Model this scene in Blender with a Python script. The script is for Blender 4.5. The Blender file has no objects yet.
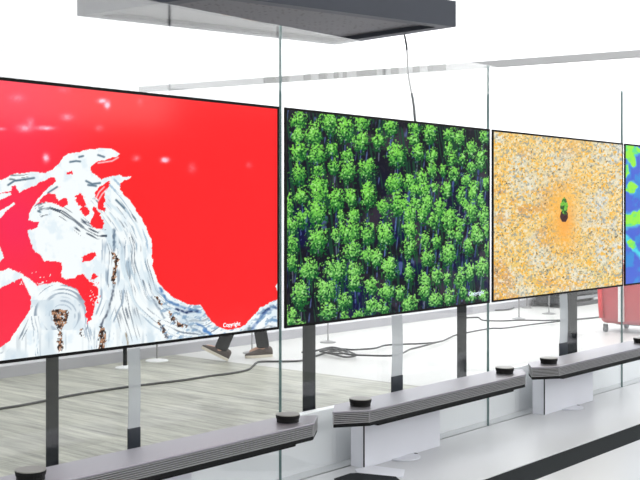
import bpy, bmesh, math, random
import numpy as np
from mathutils import Vector, Matrix
random.seed(7); rng = np.random.RandomState(11)
col = bpy.context.scene.collection
# ---------------------------------------------------------------- geometry of the place
F, VX, HZ, EYE = 1087.0, 1239.0, 209.0, 1.40      # focal length (px), wall vanishing point, horizon, eye height
TH = math.atan2(VX-320, F); CT, ST = math.cos(TH), math.sin(TH)
PHI = math.pi/2-TH                                 # heading of the glass wall
def W(p, t, h):                                    # wall frame (distance, along, height over eye) -> world
    return Vector((-p*CT+t*ST, p*ST+t*CT, EYE+h))
def proj(p, t, h):
    X = -p*CT+t*ST; Z = p*ST+t*CT
    return 320+F*X/Z, HZ-F*h/Z
def onh(x, y, h=-EYE):
    Z = h*F/(HZ-y); X = (x-320)*Z/F
    return Vector((X, Z, EYE+h))
def pt(v):                                         # world -> (p, t)
    return -v.x*CT+v.y*ST, v.x*ST+v.y*CT
# ---------------------------------------------------------------- materials
def s2l(c):
    return tuple(((v/255)/12.92 if v/255 <= .04045 else ((v/255+.055)/1.055)**2.4) for v in c)
def mat(name, rgb, rough=.5, metal=0., bump=None, var=0., vscale=20., spec=.5, stretch=(1,1,1), coat=0):
    m = bpy.data.materials.new(name); m.use_nodes = True
    nt = m.node_tree; b = nt.nodes['Principled BSDF']
    b.inputs['Base Color'].default_value = (*s2l(rgb), 1)
    b.inputs['Roughness'].default_value = rough; b.inputs['Metallic'].default_value = metal
    b.inputs['Specular IOR Level'].default_value = spec
    b.inputs['Coat Weight'].default_value = coat
    tc = nt.nodes.new('ShaderNodeTexCoord'); mp = nt.nodes.new('ShaderNodeMapping')
    mp.inputs['Scale'].default_value = stretch
    nt.links.new(tc.outputs['Object'], mp.inputs['Vector'])
    n = nt.nodes.new('ShaderNodeTexNoise'); n.inputs['Scale'].default_value = vscale
    n.inputs['Detail'].default_value = 4
    nt.links.new(mp.outputs['Vector'], n.inputs['Vector'])
    if var:
        mx = nt.nodes.new('ShaderNodeMix'); mx.data_type = 'RGBA'
        a = s2l(rgb)
        mx.inputs[6].default_value = (*[v*(1-var) for v in a], 1)
        mx.inputs[7].default_value = (*[min(1, v*(1+var)) for v in a], 1)
        nt.links.new(n.outputs['Fac'], mx.inputs[0]); nt.links.new(mx.outputs[2], b.inputs['Base Color'])
    if bump:
        bp = nt.nodes.new('ShaderNodeBump'); bp.inputs['Strength'].default_value = bump
        bp.inputs['Distance'].default_value = .002
        nt.links.new(n.outputs['Fac'], bp.inputs['Height']); nt.links.new(bp.outputs['Normal'], b.inputs['Normal'])
    return m
def emit(name, rgb, s):
    m = bpy.data.materials.new(name); m.use_nodes = True
    b = m.node_tree.nodes['Principled BSDF']
    b.inputs['Base Color'].default_value = (.8, .8, .8, 1)
    b.inputs['Emission Color'].default_value = (*s2l(rgb), 1); b.inputs['Emission Strength'].default_value = s
    return m
def screen_mat(name):
    m = bpy.data.materials.new(name); m.use_nodes = True
    nt = m.node_tree; b = nt.nodes['Principled BSDF']
    at = nt.nodes.new('ShaderNodeAttribute'); at.attribute_name = 'picture'
    b.inputs['Base Color'].default_value = (.004, .004, .004, 1)
    b.inputs['Roughness'].default_value = .11; b.inputs['IOR'].default_value = 1.275
    nt.links.new(at.outputs['Color'], b.inputs['Emission Color'])
    b.inputs['Emission Strength'].default_value = 1.0
    return m
def glass_mat():
    m = bpy.data.materials.new('clear_glass'); m.use_nodes = True
    nt = m.node_tree; nt.nodes.clear()
    out = nt.nodes.new('ShaderNodeOutputMaterial'); mix = nt.nodes.new('ShaderNodeMixShader')
    tr = nt.nodes.new('ShaderNodeBsdfTransparent'); tr.inputs[0].default_value = (.975, .985, .982, 1)
    gl = nt.nodes.new('ShaderNodeBsdfGlossy'); gl.inputs['Roughness'].default_value = .01
    fr = nt.nodes.new('ShaderNodeFresnel'); geo = nt.nodes.new('ShaderNodeNewGeometry')
    mr = nt.nodes.new('ShaderNodeMapRange')
    mr.inputs['To Min'].default_value = 1.5; mr.inputs['To Max'].default_value = 1/1.5
    nt.links.new(geo.outputs['Backfacing'], mr.inputs['Value'])
    nt.links.new(mr.outputs[0], fr.inputs['IOR'])
    nt.links.new(fr.outputs[0], mix.inputs[0]); nt.links.new(tr.outputs[0], mix.inputs[1])
    nt.links.new(gl.outputs[0], mix.inputs[2]); nt.links.new(mix.outputs[0], out.inputs[0])
    return m
def wood_mat():
    m = bpy.data.materials.new('washed_oak_planks'); m.use_nodes = True
    nt = m.node_tree; b = nt.nodes['Principled BSDF']; L = nt.links.new
    tc = nt.nodes.new('ShaderNodeTexCoord')
    mp = nt.nodes.new('ShaderNodeMapping'); mp.inputs['Rotation'].default_value = (0, 0, math.pi/2)
    L(tc.outputs['Object'], mp.inputs['Vector'])
    br = nt.nodes.new('ShaderNodeTexBrick'); br.inputs['Scale'].default_value = 1
    br.inputs['Brick Width'].default_value = 1.3; br.inputs['Row Height'].default_value = .16
    br.inputs['Mortar Size'].default_value = .0025
    br.inputs['Color1'].default_value = (*s2l((149, 149, 142)), 1); br.inputs['Color2'].default_value = (*s2l((128, 128, 122)), 1)
    br.inputs['Mortar'].default_value = (*s2l((106, 106, 100)), 1)
    L(mp.outputs['Vector'], br.inputs['Vector'])
    m2 = nt.nodes.new('ShaderNodeMapping'); m2.inputs['Scale'].default_value = (9, .8, 1)
    L(tc.outputs['Object'], m2.inputs['Vector'])
    n = nt.nodes.new('ShaderNodeTexNoise'); n.inputs['Scale'].default_value = 2.2; n.inputs['Detail'].default_value = 6
    n.inputs['Roughness'].default_value = .65; L(m2.outputs['Vector'], n.inputs['Vector'])
    cr = nt.nodes.new('ShaderNodeValToRGB')
    cr.color_ramp.elements[0].position = .3; cr.color_ramp.elements[0].color = (.72, .72, .72, 1)
    cr.color_ramp.elements[1].position = .7; cr.color_ramp.elements[1].color = (1.95, 1.95, 1.84, 1)
    L(n.outputs['Fac'], cr.inputs[0])
    mx = nt.nodes.new('ShaderNodeMix'); mx.data_type = 'RGBA'; mx.blend_type = 'MULTIPLY'; mx.inputs[0].default_value = 1
    L(br.outputs['Color'], mx.inputs[6]); L(cr.outputs[0], mx.inputs[7]); L(mx.outputs[2], b.inputs['Base Color'])
    b.inputs['Roughness'].default_value = .42
    return m
M = dict(
    wallgrey=mat('unseen_side_wall_grey', (92, 93, 96), .8, var=.03, vscale=1),
    wall=mat('white_wall', (218, 219, 223), .6, var=.02, vscale=.6),
    ceiling=emit('luminous_ceiling', (255, 255, 255), 1.05),
    addedglow=emit('added_panel_glow', (255, 255, 255), 3.8),
    base=mat('grey_skirting', (160, 160, 165), .5, var=.05, vscale=4),
    wood=wood_mat(),
    whitefloor=mat('white_floor_coating', (190, 190, 188), .35, var=.04, vscale=1.5),
    counter=mat('white_satin_laminate', (196, 198, 202), .3, var=.02, vscale=3),
    upstand=mat('white_lacquer', (240, 241, 245), .35, var=.015, vscale=3),
    boxw=mat('white_bracket_lacquer', (222, 224, 232), .35, var=.02, vscale=5),
    inlay=mat('charcoal_inlay', (34, 38, 41), .9, var=.12, vscale=60, spec=.15),
    bezel=mat('black_bezel', (9, 9, 10), .7, spec=.15),
    glass=glass_mat(),
    edge=mat('ground_glass_edge', (84, 116, 116), .25, var=.12, vscale=6, spec=.7),
    metal=mat('dark_brushed_metal', (152, 150, 158), .40, .7, var=.05, vscale=40, stretch=(.1, 4, 4)),
    rib=mat('grille_rib', (158, 158, 160), .4, .6, var=.08, vscale=90),
    recess=mat('grille_recess', (8, 8, 9), .9, spec=.1, bump=.2, vscale=200),
    plastic=mat('black_plastic', (14, 15, 17), .7, spec=.2, var=.1, vscale=80),
    puckside=mat('driver_black', (10, 10, 11), .6, bump=.3, vscale=150, spec=.25),
    pucktop=mat('driver_lid', (128, 126, 122), .4, .7, var=.04, vscale=50),
    post=mat('smoked_steel', (40, 43, 47), .35, .5, var=.35, vscale=2.4, stretch=(.3, .3, 1)),
    ribbon=mat('silver_ribbon', (190, 196, 200), .28, .4, var=.2, vscale=4, stretch=(.3, .3, 1)),
    conn=mat('connector_dark', (40, 46, 54), .4, var=.2, vscale=30),
    fascia=mat('charcoal_fascia', (40, 46, 58), .6, var=.05, vscale=8),
    beam=mat('grey_beam', (196, 197, 200), .5, var=.05, vscale=5),
    beamdark=mat('beam_fitting', (96, 97, 100), .5),
    cable=mat('black_cable', (40, 41, 43), .5, var=.1, vscale=30),
    wire=mat('hanging_cable', (40, 46, 50), .5, var=.1, vscale=30),
    chrome=mat('satin_chrome', (150, 150, 150), .3, .7, var=.05, vscale=40),
    whitebase=mat('white_base', (230, 231, 232), .4, var=.02, vscale=20),
    red=mat('red_leather', (176, 46, 56), .35, var=.12, vscale=7, coat=.3),
    redbright=mat('red_piping', (205, 20, 34), .35, var=.05, vscale=9),
    whitestrap=mat('white_strap', (225, 225, 225), .4, var=.02, vscale=10),
    wheel=mat('caster_rubber', (46, 50, 50), .5, var=.1, vscale=60),
    case=mat('black_case', (44, 45, 48), .55, var=.15, vscale=14),
    rail=mat('aluminium_rail', (140, 142, 146), .4, .5, var=.06, vscale=20),
    skin=mat('skin', (196, 150, 124), .5, var=.05, vscale=20),
    trouser=mat('dark_denim', (10, 12, 15), .95, spec=.1, bump=.4, var=.2, vscale=60),
    jacket=mat('grey_jacket', (72, 74, 80), .85, bump=.4, var=.12, vscale=40),
    shoe=mat('brown_leather', (58, 42, 34), .55, bump=.2, var=.15, vscale=50),
    sole=mat('cream_sole', (206, 198, 182), .6, var=.04, vscale=40),
    hair=mat('dark_hair', (40, 30, 24), .7, bump=.6, var=.3, vscale=90),
    text=emit('caption_white', (255, 225, 235), .9),
    text2=emit('caption_blue', (170, 200, 235), .8),
)
def perforated():
    m = bpy.data.materials.new('perforated_mesh'); m.use_nodes = True
    nt = m.node_tree; b = nt.nodes['Principled BSDF']; L = nt.links.new
    tc = nt.nodes.new('ShaderNodeTexCoord'); mp = nt.nodes.new('ShaderNodeMapping')
    mp.inputs['Scale'].default_value = (1, 1, 1); L(tc.outputs['Object'], mp.inputs[0])
    v = nt.nodes.new('ShaderNodeTexVoronoi'); v.inputs['Scale'].default_value = 22; v.inputs['Randomness'].default_value = .35
    L(mp.outputs[0], v.inputs['Vector'])
    cr = nt.nodes.new('ShaderNodeValToRGB')
    cr.color_ramp.elements[0].position = .28; cr.color_ramp.elements[0].color = (*s2l((12, 12, 15)), 1)
    cr.color_ramp.elements[1].position = .42; cr.color_ramp.elements[1].color = (*s2l((80, 79, 86)), 1)
    L(v.outputs['Distance'], cr.inputs[0]); L(cr.outputs[0], b.inputs['Base Color'])
    b.inputs['Roughness'].default_value = .6
    return m
M['mesh'] = perforated()
M['ribbon'].node_tree.nodes['Principled BSDF'].inputs['Alpha'].default_value = .62   # see-through ribbon cable
# ---------------------------------------------------------------- mesh helpers
class MB:
    def __init__(s): s.bm = bmesh.new(); s.mi = 0
    def box(s, x0, x1, y0, y1, z0, z1, bev=0):
        r = bmesh.ops.create_cube(s.bm, size=1)
        for v in r['verts']:
            v.co = Vector(((x0+x1)/2+v.co.x*(x1-x0), (y0+y1)/2+v.co.y*(y1-y0), (z0+z1)/2+v.co.z*(z1-z0)))
        fs = list({f for v in r['verts'] for f in v.link_faces})
        for f in fs: f.material_index = s.mi
        if bev:
            es = list({e for v in r['verts'] for e in v.link_edges})
            bmesh.ops.bevel(s.bm, geom=es, offset=bev, segments=2, profile=.5, affect='EDGES')
        return s
    def prism(s, poly, z0, z1, bev=0):
        b = [s.bm.verts.new((x, y, z0)) for x, y in poly]; t = [s.bm.verts.new((x, y, z1)) for x, y in poly]
        n = len(poly); fs = [s.bm.faces.new(list(reversed(b))), s.bm.faces.new(t)]
        for i in range(n): fs.append(s.bm.faces.new((b[i], b[(i+1) % n], t[(i+1) % n], t[i])))
        for f in fs: f.material_index = s.mi
        bmesh.ops.recalc_face_normals(s.bm, faces=fs)
        if bev:
            es = list({e for f in fs for e in f.edges})
            bmesh.ops.bevel(s.bm, geom=es, offset=bev, segments=2, profile=.5, affect='EDGES')
        return s
    def lathe(s, prof, cx=0, cy=0, n=28):
        rings = []
        for r, z in prof:
            rings.append([s.bm.verts.new((cx+r*math.cos(a*2*math.pi/n), cy+r*math.sin(a*2*math.pi/n), z)) for a in range(n)])
        fs = []
        for a, b in zip(rings, rings[1:]):
            for i in range(n): fs.append(s.bm.faces.new((a[i], a[(i+1) % n], b[(i+1) % n], b[i])))
        fs.append(s.bm.faces.new(list(reversed(rings[0])))); fs.append(s.bm.faces.new(rings[-1]))
        for f in fs: f.material_index = s.mi; f.smooth = False
        bmesh.ops.recalc_face_normals(s.bm, faces=fs)
        return s
    def tube(s, pts, r, n=8):
        pts = [Vector(p) for p in pts]; rings = []
        for i, p in enumerate(pts):
            d = (pts[min(i+1, len(pts)-1)]-pts[max(i-1, 0)]).normalized()
            up = Vector((0, 0, 1)) if abs(d.z) < .9 else Vector((1, 0, 0))
            a = d.cross(up).normalized(); b = a.cross(d).normalized()
            rings.append([s.bm.verts.new(p+r*(math.cos(k*2*math.pi/n)*a+math.sin(k*2*math.pi/n)*b)) for k in range(n)])
        fs = []
        for a, b in zip(rings, rings[1:]):
            for i in range(n):
                f = s.bm.faces.new((a[i], a[(i+1) % n], b[(i+1) % n], b[i])); f.smooth = True; fs.append(f)
        fs.append(s.bm.faces.new(list(reversed(rings[0])))); fs.append(s.bm.faces.new(rings[-1]))
        for f in fs: f.material_index = s.mi
        bmesh.ops.recalc_face_normals(s.bm, faces=fs)
        return s
    def build(s, name, mats, parent=None, loc=None, rz=0):
        me = bpy.data.meshes.new(name); s.bm.to_mesh(me); s.bm.free()
        for m in (mats if isinstance(mats, (list, tuple)) else [mats]): me.materials.append(m)
        o = bpy.data.objects.new(name, me); col.objects.link(o)
        if parent: o.parent = parent
        if loc is not None: o.location = loc
        o.rotation_euler.z = rz
        return o
def tag(o, label=None, cat=None, group=None, kind=None):
    if label: o['label'] = label
    if cat: o['category'] = cat
    if group: o['group'] = group
    if kind: o['kind'] = kind
    return o
def empty(name, loc, rz=0):
    o = bpy.data.objects.new(name, None); col.objects.link(o); o.location = loc; o.rotation_euler.z = rz
    o.empty_display_size = .1
    return o
def children(o): return [c for c in bpy.data.objects if c.parent is o]
def copy_tree(o, parent=None):
    kids = children(o); c = o.copy(); col.objects.link(c); c.parent = parent
    for k in kids: copy_tree(k, c)
    return c
# ---------------------------------------------------------------- setting (local x = along the wall, y = away)
org = W(0, 0, -EYE)
def struct(mb, name, m): return tag(mb.build(name, m, None, org, PHI), kind='structure')
TB = 7.07                                         # where the planks end and the white floor begins
struct(MB().box(-9, TB, -12, 7.83, -.1, 0), 'floor', M['wood'])
struct(MB().box(TB, 30, -12, 7.83, -.1, 0), 'floor_white', M['whitefloor'])
struct(MB().box(-9, 30, 7.83, 8.03, 0, 4.8), 'wall_back', M['wall'])
struct(MB().box(-9.2, -9, -12, 8.03, 0, 4.8), 'wall_left', M['wall'])
struct(MB().box(-9, 30, -12.2, -12, 0, 4.8), 'wall_front', M['wall'])
struct(MB().box(30, 30.2, -12, 8.03, 0, 4.8), 'wall_right', M['wall'])
struct(MB().box(-9.2, 30.2, -12.2, 8.03, 4.8, 4.9), 'ceiling', M['ceiling'])
struct(MB().box(-9, 30, 7.8, 7.83, 0, .095), 'baseboard_back', M['base'])
# unseen side wall opposite the displays, carrying added glowing panels
def xy2(p): return p
lw = MB()
lw.box(-.05, 0, -10.0, 2.0, 2.03, 4.2)
t = tag(MB().box(0, .1, -14, 8, 0, 5).build('unseen_wall_side', M['wallgrey'], None, Vector((10, 0, 0))), kind='structure')
# added glowing panels, out of view, reflected as a veil in glass and screens
for i in range(7):
    zb = 2.5 if i < 5 else 2.95
    y0 = -10.2+i*2.83
    w = MB().box(-.03, 0, y0, y0+2.8, zb, 4.5).build('added_glow_panel_%d' % (i+1), M['addedglow'], None, Vector((9.99, 0, 0)))
    tag(w, kind='structure')
    fr = MB()
    fr.box(-.05, -.03, y0, y0+2.8, zb-.04, zb); fr.box(-.05, -.03, y0, y0+2.8, 4.5, 4.54)
    fr.box(-.05, -.03, y0-.03, y0, zb-.04, 4.54); fr.box(-.05, -.03, y0+2.8, y0+2.83, zb-.04, 4.54)
    fr.build('added_glow_panel_frame', M['wall'], w)
lw.bm.free()

# ---------------------------------------------------------------- display counter (continuous)
cnt = empty('display_counter', W(2.2, 4, -EYE), PHI)
tag(cnt, 'long white display counter with a charcoal stripe, carrying the soundbars and glass panels', 'counter')
h0 = EYE-1.03
MB().box(-5, 8, 0, .6, 0, h0, .002).build('worktop', M['counter'], cnt)
MB().box(-5, 8, -.155, 0, 0, h0-.004).build('inlay', M['inlay'], cnt)['label'] = 'charcoal stripe set in the counter'
MB().box(-5, 8, -1.0, -.155, 0, h0, .002).build('front_ledge', M['counter'], cnt)
# low white upstand behind the glass: top at -.794
tag(MB().box(-5, 8, 0, .039, 0, EYE-.805, .002).build('upstand_wall', M['upstand'], None, W(2.801, 4, -EYE), PHI), 'low white wall standing right behind the glass panels', 'low wall')

# ---------------------------------------------------------------- glass panels
GP = 1.466; G0 = 2.996
panel_labels = {-1: 'clear glass panel behind the red lake screen', 0: 'clear glass panel behind the forest screen',
                1: 'clear glass panel behind the orange desert screen', 2: 'clear glass panel behind the blue and green screen at the right edge'}
proto = None
for k in (0, -1, 1, 2):
    loc = W(2.72, G0+k*GP, -1.03)
    if proto is None:
        g = empty('glass_panel', loc, PHI); proto = g
        top = 1.03+.682
        MB().box(.0005, GP-.0045, 0, .012, 0, top).build('pane', M['glass'], g)
        MB().box(-.002, 0, 0, .012, 0, top).build('edge', M['edge'], g)['label'] = 'green tinted polished glass edge'
    else:
        g = copy_tree(proto); g.location = loc
    tag(g, panel_labels[k], 'glass panel', 'glass panels standing on the counter')

# ---------------------------------------------------------------- pictures on the screens
class Noise:
    def __init__(s, seed): s.t = np.random.RandomState(seed).rand(256, 256)
    def __call__(s, x, y):
        xi = np.floor(x).astype(int); yi = np.floor(y).astype(int); fx = x-xi; fy = y-yi
        fx = fx*fx*(3-2*fx); fy = fy*fy*(3-2*fy); t = s.t; a = xi & 255; b = (xi+1) & 255; c = yi & 255; d = (yi+1) & 255
        return (t[a, c]*(1-fx)+t[b, c]*fx)*(1-fy)+(t[a, d]*(1-fx)+t[b, d]*fx)*fy
    def fbm(s, x, y, o=4):
        r = 0; a = .5; tot = 0
        for i in range(o): r = r+a*s(x*2**i+17*i, y*2**i+31*i); tot += a; a *= .55
        return r/tot
N1, N2, N3 = Noise(1), Noise(2), Noise(3)
def inside(px, py, poly):
    r = np.zeros(px.shape, bool); n = len(poly)
    for i in range(n):
        x1, y1 = poly[i]; x2, y2 = poly[(i+1) % n]
        if y1 == y2: continue
        c = ((y1 > py) != (y2 > py)) & (px < (x2-x1)*(py-y1)/(y2-y1)+x1); r ^= c
    return r
def pdist(px, py, line):
    best = np.full(px.shape, 1e9); al = np.zeros(px.shape); acc = 0
    for (x1, y1), (x2, y2) in zip(line, line[1:]):
        L2 = (x2-x1)**2+(y2-y1)**2; L = math.sqrt(L2)
        u = np.clip(((px-x1)*(x2-x1)+(py-y1)*(y2-y1))/L2, 0, 1)
        d = np.hypot(px-x1-u*(x2-x1), py-y1-u*(y2-y1)); m = d < best
        best = np.where(m, d, best); al = np.where(m, acc+u*L, al); acc += L
    return best, al
def blend(c, colr, a):
    a = np.clip(a, 0, 1)[..., None]; return c*(1-a)+np.array(colr, float)*a
def sm(x, a, b):
    t = np.clip((x-a)/(b-a), 0, 1); return t*t*(3-2*t)
def pic_lake(px, py):
    jx = (N1.fbm(px*.25, py*.25)-.5)*3; jy = (N2.fbm(px*.25, py*.25)-.5)*3
    X = px+jx*.8; Y = py+jy*.8
    c = np.zeros(px.shape+(3,)); c[:] = (255, 40, 44)
    c = blend(c, (255, 52, 84), sm(130-px, -10, 120)*.8)
    c = blend(c, (250, 44, 92), np.exp(-((px-15)**2/900+(py-225)**2/1200))*.7)
    # pale clouds mirrored in the lake, with lamp glints off the screen painted in
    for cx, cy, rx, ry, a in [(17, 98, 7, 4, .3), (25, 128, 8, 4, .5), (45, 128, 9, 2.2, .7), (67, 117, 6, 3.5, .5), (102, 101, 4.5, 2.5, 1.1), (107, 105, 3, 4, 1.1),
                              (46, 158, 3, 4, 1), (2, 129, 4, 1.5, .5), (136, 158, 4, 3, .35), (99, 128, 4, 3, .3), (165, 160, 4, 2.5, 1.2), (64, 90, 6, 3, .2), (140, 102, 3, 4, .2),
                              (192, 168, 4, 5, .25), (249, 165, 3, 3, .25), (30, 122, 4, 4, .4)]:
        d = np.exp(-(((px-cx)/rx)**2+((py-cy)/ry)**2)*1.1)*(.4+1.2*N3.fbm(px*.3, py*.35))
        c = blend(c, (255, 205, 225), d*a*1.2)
    Wp = [(-70, 196), (-30, 186), (-8, 182), (0, 180), (6, 178), (12, 174.5), (19, 173), (27, 173), (35, 172), (46, 172.5), (53, 169), (60, 162), (63, 157.5), (69, 153.5), (79, 152), (89, 149), (104, 148),
          (115.4, 150), (120, 153.9), (117, 155.7), (111, 158), (101, 160.4), (95, 162.6), (91, 166), (90.6, 170), (95, 175), (102, 179.4), (106.7, 178), (112.5, 175.7), (120, 175.4), (123, 177.6),
          (131, 176), (131, 178), (128, 179), (124, 180.8), (120.5, 183), (120.5, 190), (124, 195), (130, 201), (136, 210), (142, 219), (147, 230), (151, 240), (152, 254), (152.5, 265.6), (157, 280.6), (163, 289),
          (172, 297), (180, 301), (188, 304), (200, 305), (203, 308), (205, 313.7), (211, 321), (217, 326), (225, 329), (233, 329), (240, 327.5), (245, 324.5), (250, 320), (255, 314), (260, 308), (266, 305), (272.5, 301), (279.5, 300),
          (290, 300), (290, 420), (-70, 420), (-70, 362), (-20, 352), (0, 348), (10, 340), (20, 325), (30, 310), (31, 297.5), (25, 285), (21, 278), (15, 281), (0, 287.5), (-30, 292), (-30, 262), (0, 272), (3, 271), (8, 267.5), (15, 271),
          (22, 274), (30, 279), (37, 286), (45, 284), (55, 282), (62, 280), (61, 275), (62, 268), (61, 262), (50, 261), (44, 261.7), (41.7, 256), (34, 250), (30, 241.7), (27.5, 230), (37.5, 227.5),
          (39, 221.7), (36, 221.7), (29, 220), (29, 213), (33, 206), (39, 197), (48, 188), (56, 181), (54.7, 177.7), (49.6, 177.7), (29, 188), (19, 192), (15, 185), (11, 186), (11, 190), (0, 193.5), (-70, 205)]
    w = inside(X, Y, Wp)
    for poly in [[(0, 211), (14, 202), (14.5, 204), (7, 210), (2, 217), (-40, 232), (-40, 222)], [(-70, 207), (0, 194), (10, 192), (11, 195), (0, 200), (-70, 216)],
                 [(-40, 240), (0, 247), (2, 252), (4, 257), (0, 262), (-40, 262)],
                 [(275, 286), (279.5, 277), (285, 275), (285, 300), (278, 293)]]:
        w |= inside(X, Y, poly)
    holes = [[(36.5, 204), (44, 196), (48, 193.7), (56, 193.7), (58, 201), (63, 198), (67, 198), (68, 204), (64, 208), (60, 206), (55, 204), (46, 202)],
             [(75, 196), (79, 193), (84, 196), (86, 203), (84, 208), (79, 206), (76, 201)], [(80, 210), (85, 206), (89, 210), (89, 215), (84, 216)],
             [(97, 190), (103, 184), (110, 181), (109, 186), (105, 192), (104, 205), (106, 212), (99, 209), (97, 200), (94, 196)],
             [(93, 207), (97, 207), (99, 214), (103, 222), (104, 227), (101, 229.5), (96, 229), (91, 226), (90, 222), (93, 216)],
             [(82, 257), (90, 253), (96, 252), (96, 256), (90, 261), (83, 262)], [(91, 275), (95, 273), (97, 276), (94, 280), (91, 279)],
             [(66, 171.5), (73, 171), (73, 174), (67, 174.5)], [(55, 281), (61, 277), (66, 279), (72.5, 278.7), (78, 275), (83, 274), (89, 281), (95, 284), (99, 292), (98, 297), (95, 302), (94, 312), (90, 320), (86.5, 324), (85.5, 310), (84, 300), (77.5, 290), (67.5, 285)]]
    for q in holes:
        w &= ~inside(X+(N1(px*.6, py*.6)-.5)*2.5, Y, q)
    # splashed drops along the ragged shore
    spl = N3(px*.75, py*.75)
    w |= (spl > .86) & (np.hypot((px-28)/26, (py-278)/7) < 1)
    w &= ~((spl < .22) & (np.hypot((px-92)/9, (py-292)/16) < 1)); w |= (spl > .8) & (np.hypot((px-95)/6, (py-292)/14) < 1)
    wc = np.zeros_like(c); wc[:] = (248, 254, 255)
    wc = blend(wc, (220, 236, 246), sm(N1.fbm(px*.12, py*.08), .52, .72)*.6)
    def streaks(line, lo, hi, fr, dens, colr, seed=0, fa=.04, amt=.8):
        nonlocal wc
        d, al = pdist(px, py, line)
        n = N2(d*fr+seed, al*fa+seed*3); k = N3(al*.09+seed, d*.3)
        m = sm(n, dens, dens+.13)*((d > lo) & (d < hi) & (al > 4))*sm(k, .25, .6)
        wc = blend(wc, colr, m*amt)
    arc = [(108, 178), (124, 195), (133, 207), (142, 221), (150, 240), (152, 262), (160, 288), (172, 299), (188, 306), (200, 307)]
    streaks(arc, 2.5, 4.6, .6, .3, (120, 160, 195), 2, .05, .55)
    streaks(arc, 4, 30, 1.1, .70, (84, 96, 112), 5, .06, .85)
    streaks(arc, 4, 34, 1.5, .66, (140, 165, 185), 21, .05, .7)
    streaks([(118, 236), (122, 250), (121, 280), (126, 310), (136, 345)], 0, 14, 1.2, .68, (110, 120, 132), 31, .05, .8)
    streaks([(114, 236), (113, 262), (112, 300), (103, 322), (100, 350)], 0, 12, 1.0, .62, (140, 160, 180), 37, .05, .7)
    streaks([(28, 300), (22, 320), (12, 340), (0, 350)], 0, 9, .9, .66, (110, 125, 140), 41, .06, .8)
    streaks([(40, 292), (34, 310), (36, 340), (38, 356)], 0, 5, .9, .62, (140, 165, 185), 43, .06, .7)
    streaks([(84, 300), (86, 325), (92, 350)], 0, 6, .9, .6, (150, 170, 190), 47, .06, .7)
    streaks(arc, 5, 40, .28, .5, (212, 230, 240), 9, .02, .7)
    streaks([(34, 214), (40, 210), (50, 208), (62, 212), (74, 220), (86, 230), (98, 236), (106, 236)], 0, 8, 1.0, .6, (62, 74, 90), 3, .06, .95)
    streaks([(34, 208), (46, 204), (60, 208), (76, 218), (92, 226), (106, 230)], 0, 4, .9, .6, (110, 122, 138), 13, .05, .8)
    streaks([(0, 176), (20, 178), (44, 175)], 0, 3, .8, .62, (90, 110, 115), 4, .08, .8)
    for ln in ([(8, 185), (14, 181), (20, 180), (34, 178)], [(70, 162), (76, 161), (80, 161.5)], [(79, 157), (83, 156)], [(98, 155), (104, 157)], [(48, 193), (57, 187)],
               [(86, 181), (92, 184), (100, 183)], [(88, 185), (96, 186)], [(116, 200), (124, 208)], [(38, 211), (40, 212)]):
        d, al = pdist(px, py, ln); wc = blend(wc, (84, 110, 130), (1.5-d)*.8)
    # lower left tree: rings and brown heart
    cx, cy = 62, 316; r = np.hypot((px-cx)*1.0, (py-cy)*.95); ring = N2(r*.55, np.arctan2(py-cy, px-cx)*1.4+9)
    up = (py < 330) & (px < 88)
    wc = blend(wc, (118, 136, 156), sm(ring, .6, .78)*(r > 10)*(r < 31)*up*.75)
    wc = blend(wc, (206, 222, 234), sm(27-r, 0, 14)*up*.5)
    dv = N3(px*.35, py*.035); wc = blend(wc, (150, 165, 178), sm(dv, .68, .85)*sm(py, 318, 345)*.3)
    wc = blend(wc, (196, 214, 226), sm(N1(px*.12, py*.05), .5, .8)*(py > 300)*.5)
    br = N3.fbm(px*.55, py*.55)
    def brown(poly, lo=.25, dark=(48, 36, 34), lite=(196, 148, 116)):
        nonlocal wc
        m = inside(X+(N1(px*.7, py*.7)-.5)*2.2, Y, poly)
        cc = blend(np.zeros_like(wc)+np.array(dark, float), lite, sm(br, .38, .68))
        wc = np.where((m & (N2(px*.8, py*.8) > lo))[..., None], cc, wc)
    brown([(51, 311), (57, 309), (66, 310), (69, 316), (66, 323), (62, 327), (62, 340), (63, 350), (59, 352), (57, 344), (58, 330), (54, 322)], .2)
    brown([(99, 326), (103, 325), (106, 334), (105, 348), (102, 351), (98, 350), (99, 338)], .22)
    brown([(111, 252), (115, 253), (119, 259), (117, 264), (116, 276), (115, 284), (112, 284), (112, 276), (114, 266), (113, 259)], .2)
    brown([(79, 330), (83, 328), (86, 332), (85, 338), (80, 337)], .6)
    brown([(157, 321), (160, 320), (167, 334), (169, 338), (165, 338)], .35)
    brown([(166, 308), (171, 313), (178, 322), (188, 325), (186, 328), (178, 327), (170, 320)], .35)
    brown([(155, 296), (158, 297), (163, 304), (160, 305)], .3)
    for ln, colr, wd in ([[(114, 230), (114, 250)], (110, 130, 150), 2.2], [[(114, 284), (109, 308), (101, 326)], (100, 110, 125), 1.8], [[(126, 334), (129, 346)], (140, 120, 90), 1.3], [[(160, 288), (166, 300), (176, 305), (190, 309), (200, 312)], (96, 136, 186), 2.0],
                         [[(176, 309), (186, 312), (197, 310.5)], (42, 62, 104), 2.0], [[(196, 323), (202, 326), (206, 329)], (90, 130, 180), 1.8], [[(204, 330), (213, 336)], (90, 140, 200), 2.2],
                         [[(249, 331), (259, 320), (267, 310.5), (274, 307)], (96, 128, 180), 2.2], [[(262, 313), (271, 306), (279, 309)], (52, 74, 118), 1.8], [[(240, 334), (250, 328)], (120, 140, 150), 2.5], [[(266, 324), (272, 319), (279, 322)], (120, 160, 200), 2],
                         [[(152, 297), (159, 309), (164, 318)], (150, 165, 180), 1.6], [[(184, 318), (192, 328), (204, 334)], (150, 170, 190), 1.5], [[(254, 332), (268, 326), (279, 328)], (150, 160, 170), 1.4]):
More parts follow.
